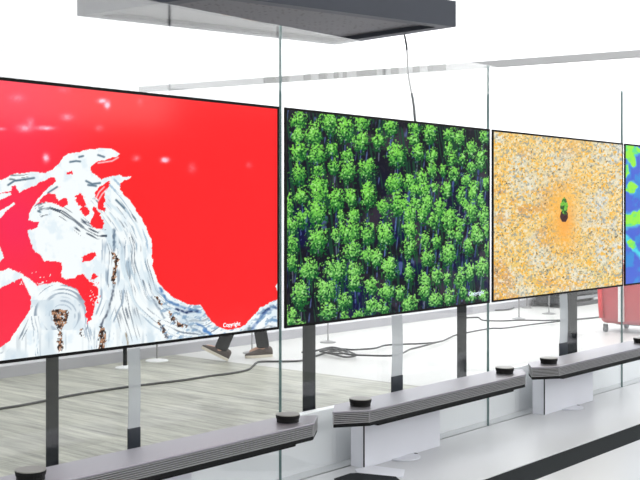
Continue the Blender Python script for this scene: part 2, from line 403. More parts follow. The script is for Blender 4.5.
        d, al = pdist(X, Y, ln); wc = blend(wc, colr, (wd-d)*.7*(.15+1.2*N1(px*.45, py*.45)))
    g = (px > 160) & (py > 300); wc = blend(wc, (120, 155, 190), sm(N2.fbm(px*.22+py*.2, py*.3), .55, .68)*g*.7)
    c = np.where(w[..., None], wc, c)
    # thin white strokes through the small red bay
    for ln in ([(95, 200), (99, 192), (104, 187)], [(98, 201), (102, 194), (107, 189)], [(118, 157.5), (112, 161), (98, 163)], [(34, 206), (39, 201)], [(50, 193), (60, 187)]):
        d, al = pdist(px, py, ln); c = blend(c, (255, 235, 240), (1.2-d)*.8)
    return c
TREES = """299,121,8,11 298,136,7,8 314,136,10,13 330,123,9,14 345,131,9,13 362,124,8,10 361,142,8,11 391,128,7,11 379,141,7,9 299,153,8,10 317,156,10,11 332,150,6,8 347,156,6,8 348,172,8,13 367,169,9,11 396,156,9,12
299,175,8,11 318,171,7,7 334,167,6,9 319,186,9,10 394,185,8,10 391,128,7,11 415,128,6,8 414,140,6,8 430,134,7,12 450,135,7,8 460,139,5,10 484,138,5,7 398,156,9,11 418,154,6,9 432,156,6,7 449,150,5,7 471,150,6,9 452,160,6,8
462,160,4,7 480,160,6,12 432,171,6,9 443,171,4,6 454,175,6,9 471,168,5,7 410,182,8,9 422,179,7,9 395,182,8,8 467,181,6,8 474,187,5,7 435,188,5,6 447,188,5,6 289,209,5,15 292,227,7,9 292,246,6,10 302,197,6,9 319,196,9,11
336,201,8,14 351,199,6,10 368,197,7,14 301,220,7,9 317,214,11,14 354,216,7,7 383,208,6,9 397,205,7,13 318,241,10,13 336,237,5,8 350,233,11,14 367,235,7,12 385,235,8,14 309,271,10,11 336,272,12,13 352,252,9,12 355,272,8,9
368,256,6,8 377,259,7,9 390,269,8,11 292,263,5,9 386,237,8,9 411,233,6,8 409,250,7,10 425,241,6,8 436,243,5,8 451,234,5,6 459,236,4,10 468,247,5,9 477,237,8,9 449,256,8,13 428,259,7,10 389,267,8,11 409,273,5,11 425,282,6,10
437,277,5,9 447,279,4,7 460,279,6,12 470,273,5,10 482,269,7,11 386,294,8,9 400,294,5,8 410,305,8,10 425,292,6,9 437,301,6,8 449,298,6,9 383,309,6,9 463,292,5,7 472,297,5,6 484,297,5,6 301,295,9,14 291,319,6,11 327,292,11,12
329,312,9,10 344,302,7,9 355,283,7,9 371,287,7,9 372,307,8,9 358,316,6,6 385,292,6,8 435,300,6,9 341,216,4,6 301,325,5,6 344,318,5,5 404,206,6,11 416,204,6,7 427,205,6,11 440,210,6,11 452,215,6,9 425,191,6,9 446,192,5,7
409,216,7,10 422,216,6,10 434,222,6,9 461,196,5,9 473,195,5,8 472,213,6,12 484,218,5,11 409,229,7,9 449,222,7,12 460,225,5,8 481,200,4,8 475,230,5,6 486,184,4,8 487,230,4,9 465,205,4,7 415,191,7,6 488,250,4,8"""
def pic_forest(px, py):
    c = np.zeros(px.shape+(3,)); c[:] = (17, 17, 30)
    c = blend(c, (4, 9, 62), sm(N1.fbm(px*.03, py*.03), .42, .6)*sm(py, 150, 230)*.9)
    c = blend(c, (70, 58, 72), sm(N2.fbm(px*.06, py*.05), .52, .68)*sm(px-py*.3, 200, 350)*.7)
    c = blend(c, (52, 44, 52), sm(N3(px*.5, py*.5), .6, .9)*.4)
    tr = N3(px*.55+py*.06, py*.045); c = blend(c, (92, 112, 168), sm(tr, .74, .84)*.75*sm(N1(px*.2, py*.2), .3, .6))
    tr = N2(px*.8-py*.1, py*.06); c = blend(c, (24, 84, 52), sm(tr, .6, .75)*.7)
    T = [tuple(map(float, s.split(','))) for s in TREES.split()]
    T.sort(key=lambda q: q[1])
    for i, (x, y, rx, ry) in enumerate(T):           # pale trunks and bare branches under each crown
        sl = (x-330)/900*-1.0
        d, al = pdist(px, py, [(x-sl*0, y+ry*.3), (x+sl*ry*1.6+((i*37) % 5-2)*.3, y+ry*2.2)])
        c = blend(c, [(96, 122, 186), (70, 96, 170), (120, 128, 150)][i % 3], (.95-d)*.9*(N2(px*.6, py*.5) > .3))
    hi = N1.fbm(px*.55, py*.55, 3); hf = N2(px*.85, py*.85)
    for i, (x, y, rx, ry) in enumerate(T):
        sx = .92; m0 = (abs(px-x) < rx*2) & (abs(py-y) < ry*2)
        if not m0.any(): continue
        dx = (px-x)/(rx*sx); dy = (py-y)/(ry*.95)
        d = np.hypot(dx, dy)+(hi-.5)*1.9+(hf-.5)*.5
        m = m0 & (d < 1.0)
        k = sm(-dx*.25-dy*.75+(hf-.5)*1.3+(hi-.5)*.8, -.9, .75)
        pale = sm(y, 190, 300)*.35+sm(x, 380, 480)*.15+.1*rng.rand()
        hi_c = np.array((136, 222, 82))*(1-pale)+np.array((168, 226, 140))*pale
        lo_c = np.array((16, 88, 38))
        cc = lo_c*(1-k[..., None])+hi_c*k[..., None]
        cc = blend(cc, (205, 240, 190), sm(hf, .74, .9)*.6)
        cc = blend(cc, (8, 44, 34), sm(.36-hf, 0, .2)*.85)
        c = np.where(m[..., None], cc, c)
    return c
def pic_desert(px, py):
    c = np.zeros(px.shape+(3,)); c[:] = (242, 206, 124)
    c = blend(c, (222, 218, 196), sm(N1.fbm(px*.05, py*.05), .4, .62)*.85)
    c = blend(c, (206, 216, 224), sm(N2.fbm(px*.07+5, py*.045), .46, .68)*sm(px, 560, 620)*.9)
    c = blend(c, (214, 148, 74), sm(N3.fbm(px*.04, py*.06+3), .5, .7)*sm(600-px, -20, 90)*.7)
    c = blend(c, (222, 188, 72), sm(N2.fbm(px*.05+9, py*.05), .52, .66)*sm(py, 235, 300)*.6)
    n = N1.fbm(px*.5, py*.5, 2); m = N2.fbm(px*.6+40, py*.6, 2)
    c = blend(c, (250, 186, 58), sm(n, .54, .68)*.9)
    c = blend(c, (150, 160, 162), sm(m, .62, .74)*.8)
    c = blend(c, (246, 242, 226), sm(.42-m, 0, .14)*.7)
    c = blend(c, (88, 78, 56), sm(N3(px*.8, py*.8), .84, .93)*.85)
    c = blend(c, (70, 56, 44), sm(N1(px*.7+9, py*.7+60), .91, .97)*.8)
    g = np.exp(-(((px-563)/17)**2+((py-213)/32)**2)); c = blend(c, (255, 190, 80), g*1.0*(.55+.45*n))
    g = np.exp(-(((px-565)/8)**2+((py-222)/20)**2)); c = blend(c, (252, 168, 66), g*.8)
    tr = np.hypot((px-564.2)/3.6, (py-206)/8)+(n-.5)*.5
    sh = np.hypot((px-564)/4.0, (py-216)/6)+(n-.5)*.2
    c = np.where((sh < 1)[..., None], np.array((62, 26, 26.)), c)
    c = np.where((tr < 1)[..., None], blend(np.zeros_like(c)+np.array((28, 84, 24.)), (120, 200, 60), sm(m, .35, .65)), c)
    return c
def pic_lagoon(px, py):
    c = np.zeros(px.shape+(3,)); c[:] = (66, 100, 214)
    c = blend(c, (92, 84, 206), sm(N1.fbm(px*.05+2, py*.03), .45, .6)*.7)
    c = blend(c, (40, 150, 220), sm(N2.fbm(px*.07, py*.05), .5, .62)*.8)
    X = px+(N3(px*.3, py*.3)-.5)*3; Y = py+(N1(px*.3, py*.3)-.5)*4
    w = np.zeros(px.shape, bool)
    for x, y, rx, ry in ((630, 152, 5, 10), (638, 151, 6, 4), (632, 160, 4, 6), (626.5, 171, 2, 7), (631, 188, 5.5, 5), (624, 220, 13, 7.5), (640, 217, 10, 6), (631, 244, 4, 4), (660, 170, 8, 12), (668, 205, 9, 20), (655, 250, 7, 8), (680, 160, 8, 8), (690, 230, 9, 12), (645, 265, 3, 3)):
        d = np.hypot((X-x)/rx, (Y-y)/ry); c = blend(c, (80, 205, 225), sm(1.45-d, 0, .5)*.8); w |= d < 1
    d, _ = pdist(X, Y, [(625, 236), (631, 246), (641, 256), (655, 262)]); c = blend(c, (70, 214, 232), (3.4-d)*.4)
    cc = blend(np.zeros_like(c)+np.array((150, 240, 60.)), (90, 225, 140), sm(N2.fbm(px*.2, py*.2), .5, .7))
    return np.where(w[..., None], cc, c)
def screen_mesh(parent, p, t0, t1, hb, ht, y, fn, nx, ny, name, boost=1.0):
    us = np.linspace(0, 1, nx); vs = np.linspace(0, 1, ny); U, V = np.meshgrid(us, vs)
    T = t0+(t1-t0)*U; Hh = hb+(ht-hb)*V
    X = -p*CT+T*ST; Z = p*ST+T*CT; px = 320+F*X/Z; py = HZ-F*Hh/Z
    c = np.clip(fn(px, py)/255, 0, 1); c = np.where(c <= .04045, c/12.92, ((c+.055)/1.055)**2.4)*boost
    tc = (t0+t1)/2
    co = np.stack([T-tc, np.full(T.shape, y), Hh-hb], -1).reshape(-1, 3)
    idx = np.arange(nx*ny).reshape(ny, nx)
    q = np.stack([idx[:-1, :-1], idx[:-1, 1:], idx[1:, 1:], idx[1:, :-1]], -1).reshape(-1, 4)
    me = bpy.data.meshes.new(name); me.vertices.add(len(co)); me.vertices.foreach_set('co', co.ravel().astype('f'))
    me.loops.add(q.size); me.loops.foreach_set('vertex_index', q.ravel().astype('i'))
    me.polygons.add(len(q)); me.polygons.foreach_set('loop_start', np.arange(0, q.size, 4).astype('i'))
    me.polygons.foreach_set('loop_total', np.full(len(q), 4, 'i')); me.update(); me.validate()
    a = me.color_attributes.new('picture', 'FLOAT_COLOR', 'POINT')
    a.data.foreach_set('color', np.concatenate([c.reshape(-1, 3), np.ones((nx*ny, 1))], 1).ravel().astype('f'))
    me.materials.append(screen_mat(name+'_light')); o = bpy.data.objects.new('screen', me); col.objects.link(o); o.parent = parent
    return o
def caption(parent, txt, x, z, y, size, m, sx=1.0):
    cu = bpy.data.curves.new('caption', 'FONT'); cu.body = txt; cu.size = size; cu.extrude = .0002
    tmp = bpy.data.objects.new('tmp_text', cu); col.objects.link(tmp)
    bpy.context.view_layer.update()
    me = bpy.data.meshes.new_from_object(tmp.evaluated_get(bpy.context.evaluated_depsgraph_get()))
    bpy.data.objects.remove(tmp); me.materials.clear(); me.materials.append(m)
    o = bpy.data.objects.new('caption', me); col.objects.link(o); o.parent = parent
    o.location = (x, y, z); o.rotation_euler = (math.pi/2, 0, 0); o.scale = (sx, 1, 1)
    return o
TVP = 2.712; HB, HT = -.4445, .3785
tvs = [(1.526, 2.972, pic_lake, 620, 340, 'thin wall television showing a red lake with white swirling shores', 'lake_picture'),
       (3.006, 4.452, pic_forest, 560, 320, 'thin wall television showing bright green forest trees from above', 'forest_picture'),
       (4.478, 5.910, pic_desert, 480, 300, 'thin wall television showing orange desert with one small tree', 'desert_picture'),
       (5.937, 7.383, pic_lagoon, 260, 200, 'thin wall television showing blue water with lime green blobs, cut by right edge', 'lagoon_picture')]
for t0, t1, fn, nx, ny, lab, nm in tvs:
    tc = (t0+t1)/2; hw = (t1-t0)/2; b = .0095; H = HT-HB
    tv = empty('television', W(TVP, tc, HB), PHI); tag(tv, lab, 'television', 'televisions in a row on the glass')
    f = MB(); f.box(-hw, hw, 0, .0055, 0, H)                 # thin back sheet
    f.box(-hw, -hw+b, -.0022, 0, 0, H); f.box(hw-b, hw, -.0022, 0, 0, H); f.box(-hw+b, hw-b, -.0022, 0, 0, b); f.box(-hw+b, hw-b, -.0022, 0, H-b, H)
    f.build('bezel', M['bezel'], tv)
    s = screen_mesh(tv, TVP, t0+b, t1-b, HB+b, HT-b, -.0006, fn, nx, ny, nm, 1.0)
    s.location.z = b
    if fn is pic_lake: caption(tv, 'Copyright', hw-.290, .031, -.0012, .021, M['text'])
    if fn is pic_forest: caption(tv, 'Copyright', hw-.185, .045, -.0012, .026, M['text2'], 1.25)
# flat ribbon cables from screen to soundbar
rib0 = None
for (t0, t1, lab) in ((2.243, 2.292, 'flat silver ribbon cable below the red lake screen'), (3.65, 3.725, 'flat silver ribbon cable below the forest screen'), (5.115, 5.20, 'flat silver ribbon cable below the orange desert screen')):
    w = (t1-t0)/2; loc = W(2.695, (t0+t1)/2, -.7485)
    r = empty('ribbon_cable', loc, PHI); L = -HB; top = .7485-.4455
    mb = MB(); n = 14
    for i in range(n):
        z0 = .05+(top-.05)*i/n; z1 = .05+(top-.05)*(i+1)/n
        o0 = -.004*math.sin(i/n*math.pi); o1 = -.004*math.sin((i+1)/n*math.pi)
        vs = [mb.bm.verts.new(v) for v in ((-w, o0, z0), (w, o0, z0), (w, o1, z1), (-w, o1, z1), (-w, o0+.0015, z0), (w, o0+.0015, z0), (w, o1+.0015, z1), (-w, o1+.0015, z1))]
        for q in ((0, 1, 2, 3), (7, 6, 5, 4), (0, 3, 7, 4), (1, 5, 6, 2)): mb.bm.faces.new([vs[k] for k in q])
    mb.build('ribbon', M['ribbon'], r)
    MB().box(-w, w, -.004, .004, -.035, .05, .001).build('connector', M['conn'], r)['label'] = 'dark plug at the bottom of the ribbon'
    tag(r, lab, 'cable', 'ribbon cables under the screens')

# ---------------------------------------------------------------- soundbars
BC = 3.759
def plan(hl, tip, ins=0.0):
    f = -.085+ins; m = -.002; b = .085-ins
    return [(-hl+ins*.4, f), (hl-ins*.4, f), (tip-ins, m), (hl+.0-ins, b), (-hl+ins, b), (-tip+ins, m)]
def make_bar():
    r = empty('soundbar', W(2.535, BC, -.742), PHI)
    MB().prism(plan(.575, .693), -.007, 0, .0015).build('top_plate', M['metal'], r)
    MB().prism(plan(.575, .693, .010), -.047, -.0071).build('grille_core', M['recess'], r)
    g = MB(); n = 6
    for i in range(n):
        z = -.0475+.0405*(i+.5)/n
        o = plan(.575, .693, .0015); q = plan(.575, .693, .0095)
        a = [g.bm.verts.new((x, y, z+.0014)) for x, y in o]; b = [g.bm.verts.new((x, y, z-.0018)) for x, y in o]
        c = [g.bm.verts.new((x, y, z+.0014)) for x, y in q]; d = [g.bm.verts.new((x, y, z-.0018)) for x, y in q]
        for k in range(6):
            j = (k+1) % 6
            g.bm.faces.new((b[k], b[j], a[j], a[k])); g.bm.faces.new((a[k], a[j], c[j], c[k])); g.bm.faces.new((d[k], d[j], b[j], b[k])); g.bm.faces.new((c[k], c[j], d[j], d[k]))
    for k, (x, y) in enumerate(plan(.575, .693, .003)):
        if k in (0, 1): g.box(x-.002, x+.002, y-.001, y+.003, -.047, -.007)
    g.build('grille', M['rib'], r)
    MB().prism(plan(.572, .690, .002), -.0600, -.0472, .0025).build('lower_rim', M['plastic'], r)
    MB().box(-.50, .50, -.066, .080, -.0720, -.0602, .002).box(-.24, .24, .0802, .183, -.072, -.0602, .002).build('mounting_base', M['plastic'], r)
    for s in (-.528, .528):
        k = MB(); k.lathe([(.039, .001), (.0385, .010), (.041, .014), (.0425, .024), (.042, .026)], s, -.003)
        k = k.build('upfiring_driver', M['puckside'], r)
        MB().lathe([(.0418, .0262), (.041, .0285), (.036, .0288)], s, -.003).build('lid', M['pucktop'], k)['label'] = 'brushed silver driver lid'
    return r
bar = make_bar()
bar_lab = {0: 'dark slim soundbar with two round drivers under the forest screen', -1: 'dark slim soundbar with two round drivers under the red lake screen', 1: 'dark slim soundbar with two round drivers under the orange desert screen'}
bracket = empty('soundbar_bracket', W(2.65, 3.674, -1.03), PHI)
MB().box(-.268, .268, 0, .068, 0, .2155, .0015).build('bracket_box', M['boxw'], bracket)
MB().box(-.2705, -.2665, -.0015, .003, .002, .2145).build('seam', M['bezel'], bracket)['label'] = 'thin dark seam at the bracket corner'
gm = MB(); R = .075
poly = [(-.03+R*math.cos(a), .0*0-.0002+R*math.sin(a)*1.0) for a in [-math.pi*i/20 for i in range(21)]]
gm.prism([(x+.02, y) for x, y in poly], .0003, .006, .001); gm.build('cable_cover', M['boxw'], bracket)
MB().box(.058, .068, -.022, -.010, .0003, .0075).build('cable_notch', M['conn'], bracket)
br_lab = {0: 'white box bracket holding up the soundbar under the forest screen', -1: 'white box bracket holding up the soundbar under the red lake screen', 1: 'white box bracket holding up the soundbar under the orange desert screen'}
for k in (0, -1, 1):
    b = bar if k == 0 else copy_tree(bar); b.location = W(2.535, BC+k*GP, -.742)
    tag(b, bar_lab[k], 'soundbar', 'soundbars below the televisions')
    q = bracket if k == 0 else copy_tree(bracket); q.location = W(2.65, 3.674+k*GP, -1.03)
    tag(q, br_lab[k], 'bracket', 'white brackets below the soundbars')
# small plate and black cover on the counter by the middle bracket
def poly_on(pts, h):
    vs = [onh(x, y, h) for x, y in pts]; c = sum(vs, Vector())/len(vs); c.z = EYE+h
    return [(v.x-c.x, v.y-c.y) for v in vs], c
pl, c = poly_on([(355, 470.5), (372, 466.8), (405, 471), (403, 477.5), (380, 478), (358, 474.5)], -1.03)
tag(MB().prism(pl, .0003, .006, .001).build('mounting_plate', M['boxw'], None, c), 'flat white plate on the counter below the middle bracket', 'plate')
pl, c = poly_on([(334, 481.5), (350, 476.2), (358, 475.8), (396, 479.6), (420, 500), (345, 500)], -1.03)
tag(MB().prism(pl, .0065, .012, .001).build('cable_cover', M['inlay'], None, c), 'low black cover plate on the counter at the bottom edge', 'cover')

# ---------------------------------------------------------------- dark posts behind the glass
post_lab = ['dark steel post under the red lake screen', 'dark steel post under the left part of the forest screen', 'dark steel post under the right part of the forest screen', 'dark steel post under the orange desert screen']
for i, (xl, xr) in enumerate(((46, 58.5), (302.5, 315.5), (457, 466.5), (566, 577))):
    p = 2.92; ts = []
    for x in (xl, xr):
        Z = F*p/CT/(VX-x); ts.append((Z-p*ST)/CT)
    Zc = F*p/CT/(VX-(xl+xr)/2); w = (xr-xl)*Zc/F; tcn = sum(ts)/2
    v = W(p, tcn, -EYE); rz = math.atan2(-v.x, v.y)
    o = empty('support_post', v, rz)
    MB().box(-w/2, w/2, -.02, .02, .006, 1.42, .003).build('post', M['post'], o)
    MB().box(-w/2-.02, w/2+.02, -.028, .028, 0, .006, .001).build('foot_plate', M['post'], o)
    MB().box(-w/2-.004, w/2+.004, -.024, .024, .97, 1.00, .002).build('clamp', M['inlay'], o)
    tag(o, post_lab[i], 'post', 'dark posts behind the glass')

# ---------------------------------------------------------------- hanging canopy, beam, hanging cable
cv = [onh(77, 16, 1.4), onh(335, 45, 1.4), onh(456, 27, 1.4), onh(214, -5, 1.4)]
cc = sum(cv, Vector())/4
can = empty('ceiling_canopy', cc); tag(can, 'large dark grey hanging ceiling canopy with perforated underside', 'canopy')
cp = [(v.x-cc.x, v.y-cc.y) for v in cv]
def inset(poly, d):
    out = []; n = len(poly); A = sum(poly[i][0]*poly[(i+1) % n][1]-poly[(i+1) % n][0]*poly[i][1] for i in range(n)); s = 1 if A > 0 else -1
    for i in range(n):
        a, b, c = Vector(poly[i-1]), Vector(poly[i]), Vector(poly[(i+1) % n])
        e1 = (b-a).normalized(); e2 = (c-b).normalized(); n1 = Vector((-e1.y, e1.x))*s; n2 = Vector((-e2.y, e2.x))*s
        m = (n1+n2).normalized(); out.append(tuple(b+m*d/m.dot(n1)))
    return out
ip = inset(cp, .10); sh = MB()
def ring(mb, o, i, z0, z1):
    n = len(o); V = [[mb.bm.verts.new((x, y, z)) for x, y in P] for P, z in ((o, z0), (i, z0), (o, z1), (i, z1))]
    for k in range(n):
        j = (k+1) % n
        mb.bm.faces.new((V[0][k], V[0][j], V[1][j], V[1][k])); mb.bm.faces.new((V[2][k], V[3][k], V[3][j], V[2][j]))
        mb.bm.faces.new((V[0][k], V[2][k], V[2][j], V[0][j])); mb.bm.faces.new((V[1][k], V[1][j], V[3][j], V[3][k]))
    bmesh.ops.recalc_face_normals(mb.bm, faces=mb.bm.faces)
ring(sh, cp, ip, 0, .20); sh.build('fascia', M['fascia'], can)
MB().prism(ip, .035, .05).build('perforated_panel', M['mesh'], can)
for sx, sy in ((-.6, -.6), (.6, .6), (.2, -.7), (-.3, .5)):
    MB().tube([(sx, sy, .05), (sx, sy, 3.4-1.4)], .004, 6).build('hanger_rod', M['chrome'], can)
bm_ = [(640, 57.5), (140, 91)]
b0 = onh(1000, 29.5, 1.07); b1 = onh(140, 90.7, 1.07); pb, tb = pt(b1); d = (b0-b1).normalized()
bl = (b0-b1).length
be = empty('light_track', b1, math.atan2(d.y, d.x)); tag(be, 'pale grey overhead track crossing high behind the glass', 'track')
MB().box(0, bl, -.02, .02, -.016, .036, .002).build('rail', M['beam'], be)
for i, (xa, xb) in enumerate(((265, 277), (283, 290), (305, 312), (320, 328), (335, 340), (344, 348), (358, 378), (392, 400), (414, 421), (429, 447))):
    def at(x):   # where the view ray of column x meets the track
        k = (x-320)/F; # b1.x+s d.x = k (b1.y+s d.y)
        return (k*b1.y-b1.x)/(d.x-k*d.y)
    s0, s1 = sorted((at(xa), at(xb)))
    MB().box(s0, s1, -.024, .024, -.014, .034, .001).build('track_fitting', M['beamdark'], be)
# rods carrying the track
for s in (.3, bl-.3):
    MB().tube([(s, 0, .036), (s, 0, 4.8-b1.z)], .003, 6).build('hanger_rod', M['chrome'], be)
e = onh(404.5, 35, 1.4)
e.z = EYE+1.4; dirn = Vector(((414.5-320)/F, 1, (HZ-119)/F)); e2 = dirn*6.9; e2.z += EYE
pts = []
for i in range(13):
    s = i/12; q = e.lerp(e2, s); q.x += .006*math.sin(s*9); pts.append(q-e)
lo = e2+Vector((.03, -.35, -.35)); pts.append(lo-e); lo2 = W(2.76, pt(lo)[1]-1.2, -.2)
o = MB().tube(pts, .0085, 6).build('hanging_cable', M['wire'], None, e)
tag(o, 'thin grey cable hanging from the dark canopy down behind the forest screen', 'cable')

# ---------------------------------------------------------------- floor cables
def smooth(P, n=6):
    out = []
    for i in range(len(P)-1):
        p0 = P[max(i-1, 0)]; p1 = P[i]; p2 = P[i+1]; p3 = P[min(i+2, len(P)-1)]
        for k in range(n):
            t = k/n
            out.append(tuple(.5*((2*p1[a])+(-p0[a]+p2[a])*t+(2*p0[a]-5*p1[a]+4*p2[a]-p3[a])*t*t+(-p0[a]+3*p1[a]-3*p2[a]+p3[a])*t**3) for a in (0, 1)))
    out.append(P[-1]); return out
def floor_cable(P, r, lab, z=0.0):
    vs = [onh(x, y) for x, y in smooth(P)]; c = vs[0].copy(); c.z = 0
    o = MB().tube([(v.x-c.x, v.y-c.y, r+z) for v in vs], r, 8).build('floor_cable', M['cable'], None, c)
    tag(o, lab, 'cable'); return o
floor_cable([(-12, 413), (0, 410), (22, 406.5), (45, 402), (75, 396), (117, 389.5), (160, 384), (185, 381), (210, 377), (230, 374.5), (247, 371), (253, 367), (256, 364), (262, 362.5), (285, 362.3), (302, 361.5), (316, 357), (328, 353), (343, 351)], .009, 'long black cable snaking across the wood floor from the left edge')
floor_cable([(304, 358), (318, 353), (332, 350), (345, 353), (356, 358), (346, 360), (333, 357), (322, 354), (336, 351.5), (352, 352.5), (362, 352), (375, 351), (385, 348), (400, 347), (425, 346), (441, 344), (450, 340), (458, 337), (489, 331), (504, 330.5), (530, 327), (555, 324), (585, 321), (605, 319)], .009, 'black cable leaving the tangle and running right across the white floor', .018)
floor_cable([(302, 357), (314, 355.5), (330, 353.5), (348, 356.5), (338, 358.5), (320, 356), (334, 354.5), (345, 358.5), (360, 360), (390, 360.6), (402, 358), (410, 354), (418, 352), (441, 345.5)], .009, 'black cable looping under the forest screen, lower strand of the tangle', .036)
floor_cable([(465, 318.5), (478, 318), (483, 320.8), (500, 321.5), (524, 320.8), (547, 321), (573, 320), (600, 317.5)], .008, 'thin black cable on the white floor below the orange desert screen, middle of three')
floor_cable([(470, 311), (490, 311), (507, 310.4), (514, 308), (508, 305.4), (526, 303.3), (557, 304.4), (572, 304)], .010, 'black cable with a hooked bend close to the back wall')

# ---------------------------------------------------------------- stanchions with round feet
def stanchion(x, y, rb, rp, hgt, lab, mb=M['chrome'], mp=M['chrome']):
    c = onh(x, y); o = empty('stanchion', c)
    MB().lathe([(rb, 0), (rb, .008), (rb*.5, .018), (rp*1.3, .024)]).build('round_base', mb, o)
    MB().lathe([(rp, .024), (rp, hgt)], n=14).build('pole', mp, o)
    MB().lathe([(rp*.6, hgt), (rp*1.8, hgt+.012), (rp*1.8, hgt+.03), (rp*.5, hgt+.045)], n=14).build('cap', mb, o)
    tag(o, lab, 'stanchion', 'slim barrier stands behind the glass')
stanchion(328, 342.5, .085, .0065, .78, 'slim stand with round grey foot under the forest screen')
stanchion(157, 361, .105, .008, .86, 'slim stand with pale round foot left of the walking person', M['whitebase'])
stanchion(252, 353, .09, .0065, .82, 'slim stand with round foot between the walking legs')
stanchion(519, 319, .085, .009, .8, 'slim stand with round foot under left part of the desert screen')
stanchion(549, 314, .09, .009, .8, 'slim stand with round foot next to the ribbon cable of the desert screen')
stanchion(527, 308, .075, .011, .8, 'farthest slim stand under the desert screen, near the back wall')
stanchion(125, 368, .085, .018, .86, 'thick dark pole on a white foot at the left of the wood floor', M['whitebase'], M['trouser'])

# ---------------------------------------------------------------- red padded case on casters
rc = onh(600.5, 332.0)
dn = Vector((CT, -ST, 0)); rr = empty('red_trolley', rc, math.atan2(dn.y, dn.x))   # local x: toward the right and nearer
def rounded(x0, x1, y0, y1, z0, z1, r, taper=.03, m=None, nm='body', par=None, bulge=0):
    mb = MB(); rings = []; n = 6
    zs = [(z0+r*(1-math.cos(a*math.pi/12)), r*(1-math.sin(a*math.pi/12))) for a in range(0, 7)]
    zs += [(z0+(z1-z0)*k, 0) for k in (.35, .6, .85)]
    zs += [(z1-r*.5*(1-math.sin(a*math.pi/12)), r*.5*(1-math.cos(a*math.pi/12))) for a in range(0, 7)]
    for z, ins in zs:
        ins = ins+taper*(1-(z-z0)/(z1-z0)); P = []
        for cx, cy, a0 in ((x1-r, y1-r, 0), (x0+r, y1-r, 90), (x0+r, y0+r, 180), (x1-r, y0+r, 270)):
            for k in range(n+1):
                a = math.radians(a0+90*k/n); q = max(r-ins, .003); sx = (1 if cx > (x0+x1)/2 else -1); sy = (1 if cy > (y0+y1)/2 else -1)
                P.append(mb.bm.verts.new((cx+q*math.cos(a)-(sx*max(ins-r+.003, 0)), cy+q*math.sin(a)-(sy*max(ins-r+.003, 0)), z)))
        rings.append(P)
    for a, b in zip(rings, rings[1:]):
        for i in range(len(a)):
            f = mb.bm.faces.new((a[i], a[(i+1) % len(a)], b[(i+1) % len(a)], b[i])); f.smooth = True
    mb.bm.faces.new(list(reversed(rings[0]))); mb.bm.faces.new(rings[-1])
    return mb.build(nm, m, par)
rounded(-.06, .95, 0, .62, .095, .80, .07, .04, M['red'], 'padded_body', rr)
MB().tube([(.005, .012, .16), (-.005, .010, .3), (-.012, .008, .5), (-.02, .006, .78)], .028, 8).build('piping', M['redbright'], rr)['label'] = 'brighter red edge roll'
MB().box(.215, .275, -.012, .03, .13, .80, .004).build('strap', M['whitestrap'], rr)['label'] = 'white vertical strap'
MB().box(.12, .8, .12, .5, .085, .14, .01).build('chassis', M['wheel'], rr)
for x, y in ((.03, .07), (.85, .06), (.06, .55), (.85, .55)):
    k = MB(); k.tube([(x-.018, y, .035), (x+.018, y, .035)], .035, 14); k.box(x-.024, x+.024, y-.012, y+.012, .05, .09); k.build('caster', M['wheel'], rr)
tag(rr, 'red padded trolley on casters with white strap, beyond the desert screen', 'trolley')
# dark case with rails near the back wall
dc = W(7.5, 14.4, -EYE); dk = empty('equipment_case', dc, PHI)
MB().box(-.5, 1.3, -.22, .22, .16, .52, .015).build('case_body', M['case'], dk)
for y in (-.25, .21): MB().box(-.52, 1.32, y, y+.04, .10, .14, .004).build('rail', M['rail'], dk)
for y in (-.25, .21): MB().box(-.52, 1.32, y, y+.04, 0, .06, .004).build('skid', M['case'], dk)
for x in (-.45, .4, 1.25):
    MB().box(x-.03, x+.03, -.24, .24, .06, .16, .003).build('cross_bar', M['case'], dk)
tag(dk, 'black equipment case on rails near the back wall, left of the red trolley', 'case')

# ---------------------------------------------------------------- walking person (legs show below the red screen)
def skin(name, V, E, R, m, parent, lv=2):
    me = bpy.data.meshes.new(name); me.from_pydata(V, E, []); me.materials.append(m)
    o = bpy.data.objects.new(name, me); col.objects.link(o); o.parent = parent
    sk = o.modifiers.new('Skin', 'SKIN'); sk.use_smooth_shade = True
    me.skin_vertices or me.attributes
    if not me.skin_vertices: pass
    for i, r in enumerate(R):
        d = me.skin_vertices[0].data[i]; d.radius = (r if isinstance(r, tuple) else (r, r)); d.use_root = (i == 0)
    ss = o.modifiers.new('Sub', 'SUBSURF'); ss.levels = lv; ss.render_levels = lv
    return o
base = Vector((-.66, 10.14, 0)); per = empty('person', base)
tag(per, 'walking person in dark trousers and brown shoes, legs showing below the red lake screen', 'person')
